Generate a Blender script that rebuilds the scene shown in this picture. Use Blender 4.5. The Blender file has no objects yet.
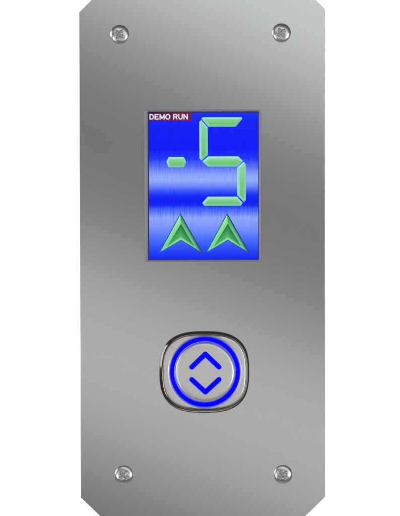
import bpy, bmesh, math
from mathutils import Vector, Matrix

# ------------------------------------------------------------------ scene, camera, light
S = bpy.context.scene
C = bpy.context.collection
MM = 0.001
PX = 0.4 * MM                      # one photo pixel on the face of the plate, metres
R = math.radians

def P(px, py, y=0.0):              # plate coordinates (x right, z up), y < 0 is towards the viewer
    return Vector(((px - 200) * PX, y, (258 - py) * PX))

DIST = 0.5
PITCH = R(1.1)
cam = bpy.data.cameras.new('camera')
cam.sensor_fit = 'VERTICAL'
cam.sensor_height = 24
cam.lens = 24 * DIST / (516 * PX)
cam.clip_start = 0.01
cam.clip_end = 50
co = bpy.data.objects.new('camera', cam)
C.objects.link(co)
co.location = (0, -DIST * math.cos(PITCH), DIST * math.sin(PITCH))
co.rotation_euler = (Matrix.Rotation(R(90) - PITCH, 4, 'X') @ Matrix.Rotation(R(-0.12), 4, 'Z')).to_euler()
S.camera = co

S.view_settings.view_transform = 'Standard'
S.view_settings.look = 'None'
S.view_settings.exposure = 0
S.view_settings.gamma = 1

w = bpy.data.worlds.new('World')
S.world = w
w.use_nodes = True
w.node_tree.nodes['Background'].inputs[0].default_value = (0.96, 1.0, 0.98, 1)
w.node_tree.nodes['Background'].inputs[1].default_value = 0.10

def lamp(name, loc, aim, sx, sy, radiance, roll=0, col=(1, 1, 1)):
    l = bpy.data.lights.new(name, 'AREA')
    l.shape = 'RECTANGLE'
    l.size, l.size_y = sx, sy
    l.energy = radiance * math.pi * sx * sy
    l.color = col
    o = bpy.data.objects.new(name, l)
    C.objects.link(o)
    o.location = loc
    d = Vector(aim) - Vector(loc)
    q = d.to_track_quat('-Z', 'Y').to_matrix().to_4x4()
    o.rotation_euler = (q @ Matrix.Rotation(roll, 4, 'Z')).to_euler()
    return o

# two broad tilted softboxes behind the camera: the brushed face mirrors them as soft slanting bands
lamp('softbox_low', (0.02, -0.6, -0.140), (0.02, 0, -0.140), 1.0, 0.16, 0.80, R(-21))
lamp('softbox_high', (0.06, -0.6, 0.335), (0.06, 0, 0.335), 1.0, 0.34, 1.02, R(-24))
# small side lamps: the glints on the screw heads and the button rim
lamp('side_lamp_left', (-1.35, -1.45, -0.62), (0, 0, 0), 0.42, 0.75, 4.5)
lamp('rim_lamp', (-1.88, -0.48, 0.40), (0, 0, 0), 1.0, 1.2, 2.1)
lamp('low_fill', (0.0, -0.9, -1.5), (0, 0, 0), 1.8, 0.7, 0.16)  # added fill in place of floor bounce, lightens the screw heads from below
lamp('side_lamp_right', (1.30, -1.35, -0.28), (0, 0, 0), 0.36, 0.65, 7.5)
# lights of the white background
lamp('background_lamp_left', (-0.9, 0.25, 0), (0, 1.0, 0), 0.5, 1.6, 26)
lamp('background_lamp_right', (0.9, 0.25, 0), (0, 1.0, 0), 0.5, 1.6, 26)

# ------------------------------------------------------------------ materials
def new_mat(name):
    m = bpy.data.materials.new(name)
    m.use_nodes = True
    nt = m.node_tree
    b = nt.nodes['Principled BSDF']
    return m, nt, b

def N(nt, t, **kw):
    n = nt.nodes.new(t)
    for k, v in kw.items():
        setattr(n, k, v)
    return n

def simple(name, col, rough, metal=0.0, spec=0.5):
    m, nt, b = new_mat(name)
    b.inputs['Base Color'].default_value = (*col, 1)
    b.inputs['Roughness'].default_value = rough
    b.inputs['Metallic'].default_value = metal
    b.inputs['Specular IOR Level'].default_value = spec
    return m

def brushed(name, col, rough, aniso, scale=(1, 1, 1), var=0.04, rvar=0.03, bump=0.0, tangent=(0, 0, 1)):
    m, nt, b = new_mat(name)
    L = nt.links.new
    tc = N(nt, 'ShaderNodeTexCoord')
    mp = N(nt, 'ShaderNodeMapping')
    mp.inputs['Scale'].default_value = scale
    L(tc.outputs['Object'], mp.inputs['Vector'])
    n = N(nt, 'ShaderNodeTexNoise')
    n.inputs['Scale'].default_value = 1
    n.inputs['Detail'].default_value = 5
    n.inputs['Roughness'].default_value = 0.65
    L(mp.outputs[0], n.inputs['Vector'])
    r = N(nt, 'ShaderNodeMapRange')
    r.inputs['From Min'].default_value = 0.25
    r.inputs['From Max'].default_value = 0.75
    r.inputs['To Min'].default_value = 1 - var
    r.inputs['To Max'].default_value = 1 + var
    L(n.outputs['Fac'], r.inputs['Value'])
    v = N(nt, 'ShaderNodeVectorMath', operation='SCALE')
    v.inputs[0].default_value = col
    L(r.outputs[0], v.inputs['Scale'])
    L(v.outputs[0], b.inputs['Base Color'])
    r2 = N(nt, 'ShaderNodeMapRange')
    r2.inputs['From Min'].default_value = 0.25
    r2.inputs['From Max'].default_value = 0.75
    r2.inputs['To Min'].default_value = rough - rvar
    r2.inputs['To Max'].default_value = rough + rvar
    L(n.outputs['Fac'], r2.inputs['Value'])
    L(r2.outputs[0], b.inputs['Roughness'])
    b.inputs['Metallic'].default_value = 1
    b.inputs['Anisotropic'].default_value = aniso
    t = N(nt, 'ShaderNodeCombineXYZ')
    for i in range(3):
        t.inputs[i].default_value = tangent[i]
    if aniso:
        L(t.outputs[0], b.inputs['Tangent'])
    if bump:
        bp = N(nt, 'ShaderNodeBump')
        bp.inputs['Strength'].default_value = bump
        bp.inputs['Distance'].default_value = 0.00002
        L(n.outputs['Fac'], bp.inputs['Height'])
        L(bp.outputs[0], b.inputs['Normal'])
    return m

def glow(name, col, strength):
    m, nt, b = new_mat(name)
    b.inputs['Base Color'].default_value = (0, 0, 0, 1)
    b.inputs['Roughness'].default_value = 0.4
    b.inputs['Specular IOR Level'].default_value = 0.05
    b.inputs['Emission Color'].default_value = (*col, 1)
    b.inputs['Emission Strength'].default_value = strength
    return m

def lin(*rgb):
    return tuple(((c / 255) / 12.92 if c / 255 <= .04045 else ((c / 255 + .055) / 1.055) ** 2.4) for c in rgb)

M_plate = brushed('brushed_steel', (0.62, 0.64, 0.63), 0.24, 0.5, (2600, 300, 40), 0.022, 0.006, 0.0)
M_satin = brushed('satin_button_steel', (0.86, 0.845, 0.82), 0.42, 0, (900, 900, 900), 0.05, 0.05, 0.15)
M_chrome = brushed('polished_screw_steel', (0.68, 0.69, 0.70), 0.30, 0, (1500, 1500, 1500), 0.10, 0.05, 0.0)
M_rim = brushed('polished_dark_rim', (0.27, 0.235, 0.21), 0.10, 0, (500, 500, 500), 0.05, 0.03)
M_frame = simple('frame_plastic', (0.52, 0.50, 0.50), 0.4, 0.0, 0.5)
M_gasket = simple('black_gasket', (0.012, 0.010, 0.03), 0.5)
M_wall = simple('white_background', (0.9, 0.9, 0.9), 0.9, 0, 0.1)
M_ring = glow('blue_light', (0.0, 0.0, 1.0), 1.5)

# the picture on the screen: a blue brushed pattern with two pale bands, shown by the display itself
def screen_mat():
    m, nt, b = new_mat('lcd_picture')
    L = nt.links.new
    tc = N(nt, 'ShaderNodeTexCoord')
    sp = N(nt, 'ShaderNodeSeparateXYZ')
    L(tc.outputs['Object'], sp.inputs[0])
    # vertical streaks
    mp = N(nt, 'ShaderNodeMapping')
    mp.inputs['Scale'].default_value = (3600, 1, 90)
    L(tc.outputs['Object'], mp.inputs['Vector'])
    ns = N(nt, 'ShaderNodeTexNoise')
    ns.inputs['Scale'].default_value = 1
    ns.inputs['Detail'].default_value = 3
    ns.inputs['Roughness'].default_value = 0.6
    L(mp.outputs[0], ns.inputs['Vector'])
    # row = photo row of the picture, nudged by the streaks so that the bands have combed edges
    ma = N(nt, 'ShaderNodeMath', operation='MULTIPLY_ADD')
    ma.inputs[1].default_value = -1 / PX / 150
    ma.inputs[2].default_value = (258 - 110) / 150
    L(sp.outputs['Z'], ma.inputs[0])
    off = N(nt, 'ShaderNodeMath', operation='MULTIPLY_ADD')
    off.inputs[1].default_value = 0.05
    off.inputs[2].default_value = -0.025
    L(ns.outputs['Fac'], off.inputs[0])
    ad = N(nt, 'ShaderNodeMath', operation='ADD')
    L(ma.outputs[0], ad.inputs[0]); L(off.outputs[0], ad.inputs[1])
    cr = N(nt, 'ShaderNodeValToRGB')
    cr.color_ramp.interpolation = 'LINEAR'
    stops = [(110, (12, 48, 240)), (122, (4, 26, 246)), (150, (2, 18, 250)), (159, (26, 52, 250)),
             (167, (84, 110, 253)), (174, (136, 158, 255)), (180, (152, 174, 255)), (185, (118, 144, 255)), (190.5, (56, 88, 252)), (195, (14, 40, 250)),
             (200, (0, 18, 246)), (205.5, (8, 36, 248)), (212, (84, 118, 254)), (218, (142, 166, 255)),
             (226, (128, 152, 255)), (236, (84, 118, 252)), (246, (44, 84, 248)), (254, (20, 56, 246)), (259, (6, 30, 244))]
    e = cr.color_ramp.elements
    while len(e) > 1:
        e.remove(e[-1])
    e[0].position = 0
    e[0].color = (*lin(*stops[0][1]), 1)
    for y, c in stops[1:]:
        k = e.new((y - 110) / 150)
        k.color = (*lin(*c), 1)
    L(ad.outputs[0], cr.inputs[0])
    mr = N(nt, 'ShaderNodeMapRange')
    mr.inputs['From Min'].default_value = 0.3
    mr.inputs['From Max'].default_value = 0.7
    mr.inputs['To Min'].default_value = 0.80
    mr.inputs['To Max'].default_value = 1.16
    L(ns.outputs['Fac'], mr.inputs['Value'])
    gr = N(nt, 'ShaderNodeTexNoise')
    gr.inputs['Scale'].default_value = 3200
    gr.inputs['Detail'].default_value = 1
    L(tc.outputs['Object'], gr.inputs['Vector'])
    gm = N(nt, 'ShaderNodeMath', operation='MULTIPLY_ADD')
    gm.inputs[1].default_value = 0.22
    gm.inputs[2].default_value = 0.89
    L(gr.outputs['Fac'], gm.inputs[0])
    gx = N(nt, 'ShaderNodeMath', operation='MULTIPLY')
    L(gm.outputs[0], gx.inputs[0]); L(mr.outputs[0], gx.inputs[1])
    sc = N(nt, 'ShaderNodeVectorMath', operation='SCALE')
    L(cr.outputs[0], sc.inputs[0]); L(gx.outputs[0], sc.inputs['Scale'])
    b.inputs['Base Color'].default_value = (0, 0, 0, 1)
    b.inputs['Roughness'].default_value = 0.35
    b.inputs['Specular IOR Level'].default_value = 0.2
    L(sc.outputs[0], b.inputs['Emission Color'])
    b.inputs['Emission Strength'].default_value = 1
    return m

def picture_mat():                 # graphics on the screen: each point shows the colour stored in the mesh
    m, nt, b = new_mat('lcd_graphics')
    a = N(nt, 'ShaderNodeVertexColor', layer_name='Col')
    b.inputs['Base Color'].default_value = (0, 0, 0, 1)
    b.inputs['Roughness'].default_value = 0.35
    b.inputs['Specular IOR Level'].default_value = 0.2
    nt.links.new(a.outputs[0], b.inputs['Emission Color'])
    b.inputs['Emission Strength'].default_value = 1
    return m

M_screen = screen_mat()
M_pic = picture_mat()

# ------------------------------------------------------------------ helpers
def link(name, bm_or_me, mat, parent=None, smooth=False, loc=None):
    if isinstance(bm_or_me, bmesh.types.BMesh):
        me = bpy.data.meshes.new(name)
        bm_or_me.to_mesh(me)
        bm_or_me.free()
    else:
        me = bm_or_me
    if mat:
        me.materials.clear()
        me.materials.append(mat)
    for p in me.polygons:
        p.use_smooth = smooth
    o = bpy.data.objects.new(name, me)
    C.objects.link(o)
    if parent:
        o.parent = parent
    if loc is not None:
        o.location = loc
    return o

def normals(pts):                  # outward offset directions of a closed loop in (x, z)
    n = len(pts); out = []
    area = sum(pts[i][0] * pts[(i + 1) % n][1] - pts[(i + 1) % n][0] * pts[i][1] for i in range(n))
    sgn = 1 if area > 0 else -1
    for i in range(n):
        a, b, c = pts[i - 1], pts[i], pts[(i + 1) % n]
        e1 = Vector((b[0] - a[0], b[1] - a[1])).normalized()
        e2 = Vector((c[0] - b[0], c[1] - b[1])).normalized()
        n1 = Vector((e1.y, -e1.x)) * sgn
        n2 = Vector((e2.y, -e2.x)) * sgn
        m = (n1 + n2)
        m = m / max(m.length_squared / 2, 1e-6)   # mitre
        out.append(m)
    return out

def offset(pts, d):
    return [(p[0] + q.x * d, p[1] + q.y * d) for p, q in zip(pts, normals(pts))]

def loft(bm, loops, close_last=False, close_first=False):
    rings = [[bm.verts.new((x, y, z)) for x, z in pts] for pts, y in loops]
    n = len(rings[0])
    for a, b in zip(rings, rings[1:]):
        for i in range(n):
            j = (i + 1) % n
            bm.faces.new((a[i], a[j], b[j], b[i]))
    if close_last:
        bm.faces.new(rings[-1])
    if close_first:
        bm.faces.new(rings[0])
    return rings

def xz(px, py):
    v = P(px, py)
    return (v.x, v.z)

def rounded_rect(x0, y0, x1, y1, r, seg=6):
    pts = []
    for cx, cy, a0 in ((x1 - r, y0 + r, 0), (x0 + r, y0 + r, 90), (x0 + r, y1 - r, 180), (x1 - r, y1 - r, 270)):
        for k in range(seg + 1):
            a = R(a0 + 90 * k / seg)
            pts.append(xz(cx + r * math.cos(a), cy - r * math.sin(a)))
    return pts

def superellipse(cx, cy, a, b, n, seg=160):
    pts = []
    for k in range(seg):
        t = 2 * math.pi * k / seg
        c, s = math.cos(t), math.sin(t)
        pts.append(xz(cx + a * math.copysign(abs(c) ** (2 / n), c), cy - b * math.copysign(abs(s) ** (2 / n), s)))
    return pts

def circle(cx, cy, r, seg=128):
    return [xz(cx + r * math.cos(2 * math.pi * k / seg), cy - r * math.sin(2 * math.pi * k / seg)) for k in range(seg)]

def finish(bm):
    bmesh.ops.recalc_face_normals(bm, faces=bm.faces[:])
    return bm

# ------------------------------------------------------------------ background
bm = bmesh.new()
# a studio sweep: upright white sheet curving forward into a floor far below the panel
prof = [(1.0, 2.5), (1.0, -1.2)] + [(1.0 - 0.6 * (1 - math.cos(R(a))), -1.2 - 0.6 * math.sin(R(a))) for a in range(10, 91, 10)] + [(-0.2, -1.8)]
rows = [[bm.verts.new((x, y, z)) for x in (-3, 3)] for y, z in prof]
for a, b in zip(rows, rows[1:]):
    bm.faces.new((a[0], a[1], b[1], b[0]))
bd = link('backdrop', finish(bm), M_wall, smooth=True)
bd['kind'] = 'structure'

# ------------------------------------------------------------------ the panel
panel = bpy.data.objects.new('elevator_call_panel', None)
panel.empty_display_size = 0.05
C.objects.link(panel)
panel['label'] = 'brushed steel elevator call panel with blue floor display and round call button'
panel['category'] = 'elevator panel'

# faceplate: cut-corner plate with the display opening
X0, X1, Y0, Y1 = 79.6, 325.2, -9.5, 526.5
CH = 22.6                                        # corner cut
CB = 28.0
outer = [xz(*p) for p in ((X0 + CH, Y0), (X1 - CH + 3, Y0), (X1, Y0 + CH - 3), (X1, Y1 - CB), (X1 - CB - 1, Y1),
                          (X0 + CB + 1, Y1), (X0, Y1 - CB), (X0, Y0 + CH))]
OP = (144.8, 110.2, 261.1, 261.3)                # display opening in photo pixels
hole = rounded_rect(*OP, 2.2)
T = 3 * MM
bv = 0.22 * MM
bm = bmesh.new()
ro = loft(bm, [(outer, T), (outer, bv), (offset(outer, -bv * 0.35), bv * 0.35), (offset(outer, -bv), 0)])
hb = 0.12 * MM
ri = loft(bm, [(hole, T), (hole, hb), (offset(hole, hb), 0)])
def fill(bm, la, lb):
    es = []
    for l in (la, lb):
        for i in range(len(l)):
            es.append(bm.edges.get((l[i], l[(i + 1) % len(l)])))
    bmesh.ops.triangle_fill(bm, use_beauty=True, edges=es)
fill(bm, ro[-1], ri[-1])
fill(bm, ro[0], ri[0])
plate = link('faceplate', finish(bm), M_plate, panel)

# display frame: thin sloping lip inside the opening
f_out = rounded_rect(OP[0] + .05, OP[1] + .05, OP[2] - .05, OP[3] - .05, 2.1)
def inset_rect(l, t, r, b, rad):
    return rounded_rect(OP[0] + l, OP[1] + t, OP[2] - r, OP[3] - b, rad)
bm = bmesh.new()
loft(bm, [(f_out, 2.5 * MM), (f_out, 0.10 * MM), (inset_rect(.6, .3, .35, .3, 1.8), -0.04 * MM),
          (inset_rect(.9, 0.5, .6, .5, 1.7), 0.0), (inset_rect(3.2, 1.4, 2.0, 1.4, 1.1), 1.2 * MM),
          (inset_rect(3.2, 1.4, 2.0, 1.4, 1.1), 2.5 * MM)])
link('display_frame', finish(bm), M_frame, panel, smooth=False)

# the screen itself with its dark edge
ys = 1.35 * MM
bm = bmesh.new()
sc_out = inset_rect(3.25, 1.45, 2.05, 1.45, 1.05)
sc_in = rounded_rect(149.1, 112.5, 258.4, 259.2, 0.7)
loft(bm, [(sc_in, ys), (sc_in, 2.4 * MM)], close_first=True, close_last=True)
screen = link('display_screen', finish(bm), M_screen, panel)
bm = bmesh.new()
loft(bm, [(sc_out, ys - 0.02 * MM), (offset(sc_in, 0.02 * PX), ys - 0.02 * MM), (offset(sc_in, 0.02 * PX), 2.3 * MM), (sc_out, 2.3 * MM), (sc_out, ys - 0.02 * MM)])
link('gasket', finish(bm), M_gasket, panel)

yg = ys - 0.03 * MM                               # graphics lie just on the screen's face

def graphic(name, polys, y=None):
    """polys: list of (points in photo pixels, colours per point in sRGB 0-255)"""
    y = yg if y is None else y
    bm = bmesh.new()
    layer = bm.loops.layers.float_color.new('Col')
    for pts, cols in polys:
        vs = [bm.verts.new((*[xz(*p)[0]], y, xz(*p)[1])) for p in pts]
        f = bm.faces.new(vs)
        if isinstance(cols[0], (int, float)):
            cols = [cols] * len(pts)
        for lp, c in zip(f.loops, cols):
            lp[layer] = (*lin(*c), 1)
    for f in bm.faces:
        f.normal_update()
        if f.normal.y > 0:
            f.normal_flip()
    return link(name, bm, M_pic, screen)

def centroid(pts):
    return (sum(p[0] for p in pts) / len(pts), sum(p[1] for p in pts) / len(pts))

def inset_poly(pts, d):
    q = [(p[0], -p[1]) for p in pts]
    return [(x, -z) for x, z in offset(q, -d)]

# one bar of the digit: pale bevelled border round a green core
LT = (166, 236, 206); LTT = (180, 242, 230); DK = (112, 196, 164); CORE_T = (134, 216, 154); CORE_B = (108, 190, 100)
def bar(name, pts, d=2.3):
    inner = inset_poly(pts, d)
    n = len(pts)
    polys = []
    cx, cy = centroid(pts)
    for i in range(n):
        j = (i + 1) % n
        a, b = pts[i], pts[j]
        nx, ny = (b[1] - a[1]), -(b[0] - a[0])
        if nx * ((a[0] + b[0]) / 2 - cx) + ny * ((a[1] + b[1]) / 2 - cy) < 0:
            nx, ny = -nx, -ny
        l = math.hypot(nx, ny)
        nx, ny = nx / l, ny / l
        t = max(0, min(1, 0.5 + 0.5 * (-ny * 0.8 - nx * 0.45)))       # 1 = faces up or left
        c = tuple(DK[k] + (LTT[k] - DK[k]) * t for k in range(3))
        ci = tuple(c[k] * 0.55 + ((CORE_T[k] + CORE_B[k]) / 2) * 0.45 for k in range(3))
        polys.append(([a, b, inner[j], inner[i]], [c, c, ci, ci]))
    ys_ = [p[1] for p in inner]
    y0, y1 = min(ys_), max(ys_)
    cols = []
    for p in inner:
        t = (p[1] - y0) / max(y1 - y0, 1e-6)
        cols.append(tuple(CORE_T[k] + (CORE_B[k] - CORE_T[k]) * t for k in range(3)))
    polys.append((inner, cols))
    return graphic(name, polys)

bar('digit_segment', [(201.6, 118.6), (203.2, 117.3), (241.6, 117.3), (242.6, 118.8), (236.0, 126.7), (208.6, 126.7)])
bar('digit_segment', [(199.6, 122.0), (201.4, 119.9), (208.0, 127.4), (208.0, 155.0), (201.8, 160.6), (199.7, 158.4)])
bar('digit_segment', [(202.6, 161.5), (208.4, 156.4), (238.4, 156.4), (243.4, 161.0), (237.6, 166.6), (208.4, 166.6)])
bar('digit_segment', [(244.1, 161.8), (246.0, 164.4), (246.0, 200.2), (244.2, 202.0), (237.5, 195.6), (237.5, 167.6)])
bar('digit_segment', [(202.4, 203.0), (208.0, 196.7), (237.2, 196.7), (243.0, 203.0), (240.8, 205.8), (204.6, 205.8)])
bar('minus_sign', [(166.6, 162.0), (168.9, 156.9), (184.0, 156.9), (186.3, 162.0), (184.0, 167.2), (168.9, 167.2)], 1.9)

# direction arrows: bevelled green darts with a dark edge
def dart(dx):
    def q(x, y):
        return (x + dx, y + 0.2)
    ap, bl, no, br = q(180.3, 214.6), q(160.4, 251.4), q(181.0, 239.4), q(201.4, 251.8)
    iap, ibl, ino, ibr = q(180.9, 223.6), q(166.8, 246.6), q(181.0, 236.6), q(194.6, 246.2)
    o = 0.9
    ap2, bl2, no2, br2 = q(180.4, 212.8), q(158.8, 252.4), q(181.0, 240.5), q(203.2, 253.4)
    hi, hi2 = (160, 238, 168), (122, 216, 146)
    md, mb = (30, 118, 78), (96, 196, 112)
    e1, e2 = (34, 92, 170), (12, 62, 104)
    mid = q(181.0, 229.6)
    polys = [
        ([ap2, bl2, bl, ap], [e2, e1, e1, e2]),
        ([ap2, ap, br, br2], [e2, e2, e2, e2]),
        ([bl2, no2, no, bl], [e1, e1, e1, e1]),
        ([no2, br2, br, no], [e1, e2, e2, e1]),
        ([ap, bl, ibl, iap], [hi, hi2, (108, 206, 124), (128, 220, 128)]),
        ([ap, iap, ibr, br], [(52, 136, 104), (96, 196, 122), (118, 214, 142), (24, 92, 92)]),
        ([bl, no, ino, ibl], [(140, 228, 150), (150, 234, 160), (112, 206, 124), (116, 208, 130)]),
        ([no, br, ibr, ino], [(150, 234, 160), (118, 214, 150), (96, 194, 116), (112, 206, 124)]),
        ([iap, ibl, ino], [(24, 108, 62), (64, 164, 92), (86, 184, 110)]),
        ([iap, ino, ibr], [(18, 98, 58), (80, 176, 106), (44, 138, 84)]),
    ]
    graphic('direction_arrow', polys)
dart(0)
dart(46.9)

# status banner
graphic('text_banner', [([(149.1, 112.1), (191.6, 112.1), (191.6, 120.6), (149.1, 120.6)],
                         [(66, 10, 62), (116, 20, 48), (124, 22, 50), (84, 14, 62)])])

TX0, TX1, TY0, TY1 = 149.7, 188.2, 113.9, 119.5
LW = 1.1                                        # stroke width, photo pixels
GLYPHS = {                                       # strokes in a 4 x 6 box, y down
    'D': [[(0, 0), (2.3, 0), (3.4, .8), (3.9, 2.0), (3.9, 4.0), (3.4, 5.2), (2.3, 6), (0, 6), (0, 0)]],
    'E': [[(3.8, 0), (0, 0), (0, 6), (3.9, 6)], [(0, 3), (3.5, 3)]],
    'M': [[(0, 6), (0, 0)], [(0.1, 0.1), (2.4, 5.4)], [(4.7, 0.1), (2.4, 5.4)], [(4.8, 0), (4.8, 6)]],
    'O': [[(1.5, 0), (3.1, 0), (4.2, 1.0), (4.6, 2.3), (4.6, 3.7), (4.2, 5.0), (3.1, 6), (1.5, 6), (.4, 5.0), (0, 3.7), (0, 2.3), (.4, 1.0), (1.5, 0)]],
    'R': [[(0, 6), (0, 0), (2.8, 0), (3.8, .7), (3.8, 2.3), (2.8, 3.1), (0, 3.1)], [(2.3, 3.1), (4.0, 6)]],
    'U': [[(0, 0), (0, 4.4), (.8, 5.7), (2.0, 6), (3.2, 5.7), (4.0, 4.4), (4.0, 0)]],
    'N': [[(0, 6), (0, 0)], [(0.1, 0.1), (3.9, 5.9)], [(4.0, 0), (4.0, 6)]],
}
WID = {'D': 3.9, 'E': 3.9, 'M': 4.8, 'O': 4.6, 'R': 4.0, 'U': 4.0, 'N': 4.0}
bm = bmesh.new()
total = sum(WID.get(c, 0.6) for c in 'DEMO RUN') + 2.0 * 7
ux = (TX1 - TX0 - LW) / total
uy = (TY1 - TY0 - LW) / 6
cx_, lay = TX0 + LW / 2, 0
for ch in 'DEMO RUN':
    for st in GLYPHS.get(ch, []):
        pts = [(cx_ + x * ux, TY0 + LW / 2 + y * uy) for x, y in st]
        closed = st[0] == st[-1]
        n = len(pts)
        left, right = [], []
        for i, p in enumerate(pts):
            a = pts[i - 1] if i else (pts[-2] if closed else None)
            b = pts[i + 1] if i < n - 1 else (pts[1] if closed else None)
            d1 = (Vector(p) - Vector(a)).normalized() if a else None
            d2 = (Vector(b) - Vector(p)).normalized() if b else None
            d1 = d1 or d2; d2 = d2 or d1
            nn = Vector((d1.y, -d1.x)) + Vector((d2.y, -d2.x))
            nn = nn / max(nn.length_squared / 2, 0.9)
            e = Vector(p)
            if not a:
                e = e - d1 * (LW / 2 if len(st) > 2 or st[0][0] == st[1][0] else 0)
            if not b:
                e = e + d2 * (LW / 2 if len(st) > 2 or st[0][0] == st[1][0] else LW * .2)
            left.append(e + nn * LW / 2); right.append(e - nn * LW / 2)
        lay += 1
        yy = yg - (0.01 + 0.002 * (lay % 4)) * MM
        V = lambda q: bm.verts.new((xz(q.x, q.y)[0], yy, xz(q.x, q.y)[1]))
        lv = [V(q) for q in left]; rv = [V(q) for q in right]
        for i in range(n - 1):
            bm.faces.new((lv[i], lv[i + 1], rv[i + 1], rv[i]))
    cx_ += (WID.get(ch, 0.6) + 2.0) * ux
M_text = glow('lcd_white', lin(226, 226, 252), 1)
link('lettering', finish(bm), M_text, screen)

# ------------------------------------------------------------------ call button
BX, BY = 204.2, 372.2
A, B = 45.2, 41.0
NE = 2.75
base = superellipse(BX, BY, A, B, NE)
bm = bmesh.new()
surround_edge = offset(base, -3.9 * PX)
loft(bm, [(offset(base, -3.3 * PX), 0.4 * MM), (offset(base, -3.7 * PX), -0.62 * MM), (offset(base, -4.3 * PX), -0.78 * MM),
          (offset(base, -5.2 * PX), -0.83 * MM), (circle(204.75, 372.1, 37.3, 160), -0.92 * MM), (circle(204.75, 372.1, 36.7, 160), -0.86 * MM),
          (circle(204.75, 372.1, 34.9, 160), -0.35 * MM), (circle(204.75, 372.1, 34.9, 160), 0.3 * MM)])
button = link('call_button', finish(bm), M_satin, panel, smooth=True)
# polished rim standing round it
bm = bmesh.new()
prof = [(0, 0.3), (0.0, -0.10), (-0.25, -0.30), (-0.55, -0.46), (-1.1, -0.67), (-1.7, -0.88), (-2.3, -1.06), (-2.75, -1.17), (-3.0, -1.19), (-3.2, -1.10), (-3.45, -0.78), (-3.6, -0.4), (-3.6, 0.3)]
loft(bm, [([(x + 0.85 * PX * min(1, -d / 2.8), z) for x, z in offset(base, d * PX)], y * MM) for d, y in prof])
link('rim', finish(bm), M_rim, button, smooth=True)
# lit ring
bm = bmesh.new()
loft(bm, [(circle(204.75, 372.1, r), y * MM) for r, y in ((34.85, 0.25), (34.85, -0.38), (34.5, -0.45), (32.2, -0.5), (31.0, -0.45), (30.8, -0.35), (30.8, 0.25))])
link('light_ring', finish(bm), M_ring, button, smooth=True)
# cap
bm = bmesh.new()
loft(bm, [(circle(204.9, 372.2, r), y * MM) for r, y in ((30.4, 0.25), (30.4, -0.55), (29.5, -1.0), (28.6, -1.28), (27.5, -1.42), (26.3, -1.49), (24, -1.51), (12, -1.52), (0.5, -1.52))], close_last=True)
cap = link('button_cap', finish(bm), M_satin, button, smooth=True)

def chevron(ax, ay, ex, ey, sx):
    """rounded stroke: end - apex - end, standing just proud of the cap"""
    hw = 2.55
    pl = (ax - sx, ey); ap = (ax, ay); pr = (ax + sx, ey)
    def arc(c, a0, a1, n=10):
        return [(c[0] + hw * math.cos(R(a0 + (a1 - a0) * k / n)), c[1] + hw * math.sin(R(a0 + (a1 - a0) * k / n))) for k in range(n + 1)]
    up = ay < ey
    s = 1 if up else -1
    ang = math.degrees(math.atan2(abs(ey - ay), sx))
    # built for an upward chevron in y-down coordinates, mirrored for the other
    pts = []
    Ly = abs(ey - ay)
    L0 = (-sx, Ly); R0 = (sx, Ly)
    n = 10
    # outer side from left end round apex to right end
    for k in range(n + 1):
        a = R(90 - ang + 180 * k / n)                 # left cap
        pts.append((L0[0] + hw * math.cos(a), L0[1] + hw * math.sin(a)))
    for k in range(7):
        a = R(270 - ang + 2 * ang * k / 6)
        pts.append((hw * math.cos(a), hw * math.sin(a)))
    for k in range(n + 1):
        a = R(-90 + ang + 180 * k / n)
        pts.append((R0[0] + hw * math.cos(a), R0[1] + hw * math.sin(a)))
    pts.append((0, hw / math.cos(R(ang))))
    loop = [xz(ax + x, ay + s * y) for x, y in pts]
    bm = bmesh.new()
    loft(bm, [(loop, -1.40 * MM), (loop, -1.56 * MM), (offset(loop, -0.25 * PX), -1.60 * MM)], close_last=True)
    bmesh.ops.triangulate(bm, faces=[f for f in bm.faces if len(f.verts) > 4])
    return link('chevron', finish(bm), M_ring, button)
chevron(205.1, 353.8, 0, 366.9, 13.6)
chevron(205.1, 391.9, 0, 379.3, 13.6)

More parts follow.
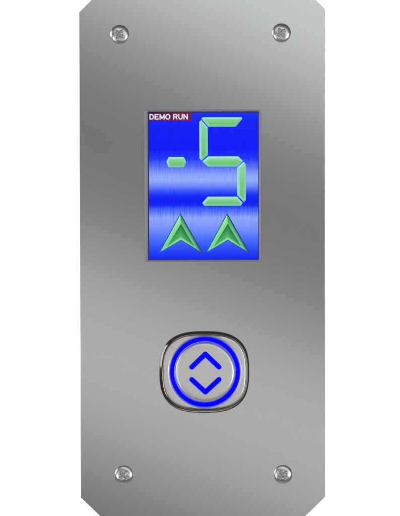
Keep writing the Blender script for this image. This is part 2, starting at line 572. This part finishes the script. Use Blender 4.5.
# ------------------------------------------------------------------ screws: domed heads with a cross recess
def screw_mesh():
    bm = bmesh.new()
    RAD = 9.5 * PX
    H = 1.2 * MM
    nr, na = 48, 160
    def h(x, z):
        r = math.hypot(x, z) / RAD
        k = H * (max(0, 1 - r ** 2.3)) ** 0.63
        k = min(k, H * 0.90 + (k - H * 0.90) * 0.25) if k > H * 0.90 else k
        # cross recess (pozidriv): tapering arms + shallow diagonal ticks
        ax, az = abs(x) / PX, abs(z) / PX
        def arm(u, v, wd, ln):                # u along, v across: a V-sided groove running out at its end
            return max(0, 1 - v / wd) * max(0, min(1, (ln - u) / 1.6))
        d = max(arm(ax, az, 1.9, 5.4), arm(az, ax, 1.9, 5.4))
        d = max(d, 1.25 * max(0, 1 - r / 0.30))
        q1, q2 = abs(x + z) / PX / 1.414, abs(x - z) / PX / 1.414
        tick = max(arm(q1, q2, 0.45, 4.6), arm(q2, q1, 0.45, 4.6))
        return k - 0.72 * MM * d - 0.10 * MM * tick
    c = bm.verts.new((0, -h(0, 0), 0))
    rings = []
    for i in range(1, nr + 1):
        rr = RAD * (1 - (1 - i / nr) ** 1.15) if i > nr * .6 else RAD * (i / nr)
        rr = RAD * i / nr
        ring = []
        for k in range(na):
            a = 2 * math.pi * k / na
            x, z = rr * math.cos(a), rr * math.sin(a)
            ring.append(bm.verts.new((x, -h(x, z) if i < nr else 0.02 * MM, z)))
        rings.append(ring)
    skirt = [bm.verts.new((v.co.x, 0.1 * MM, v.co.z)) for v in rings[-1]]
    rings.append(skirt)
    for k in range(na):
        bm.faces.new((c, rings[0][k], rings[0][(k + 1) % na]))
    for a, b in zip(rings, rings[1:]):
        for k in range(na):
            j = (k + 1) % na
            bm.faces.new((a[k], b[k], b[j], a[j]))
    return finish(bm)

s0 = link('screw', screw_mesh(), M_chrome, panel, smooth=True)
for i, (px, py, turn) in enumerate(((120.3, 35.0, 38), (281.6, 33.8, 52), (123.2, 475.4, 40), (282.8, 475.3, 47))):
    o = s0 if i == 0 else s0.copy()
    if i:
        C.objects.link(o)
        o.parent = panel
    o.location = P(px, py, 0)
    o.rotation_euler = (0, R(turn), 0)
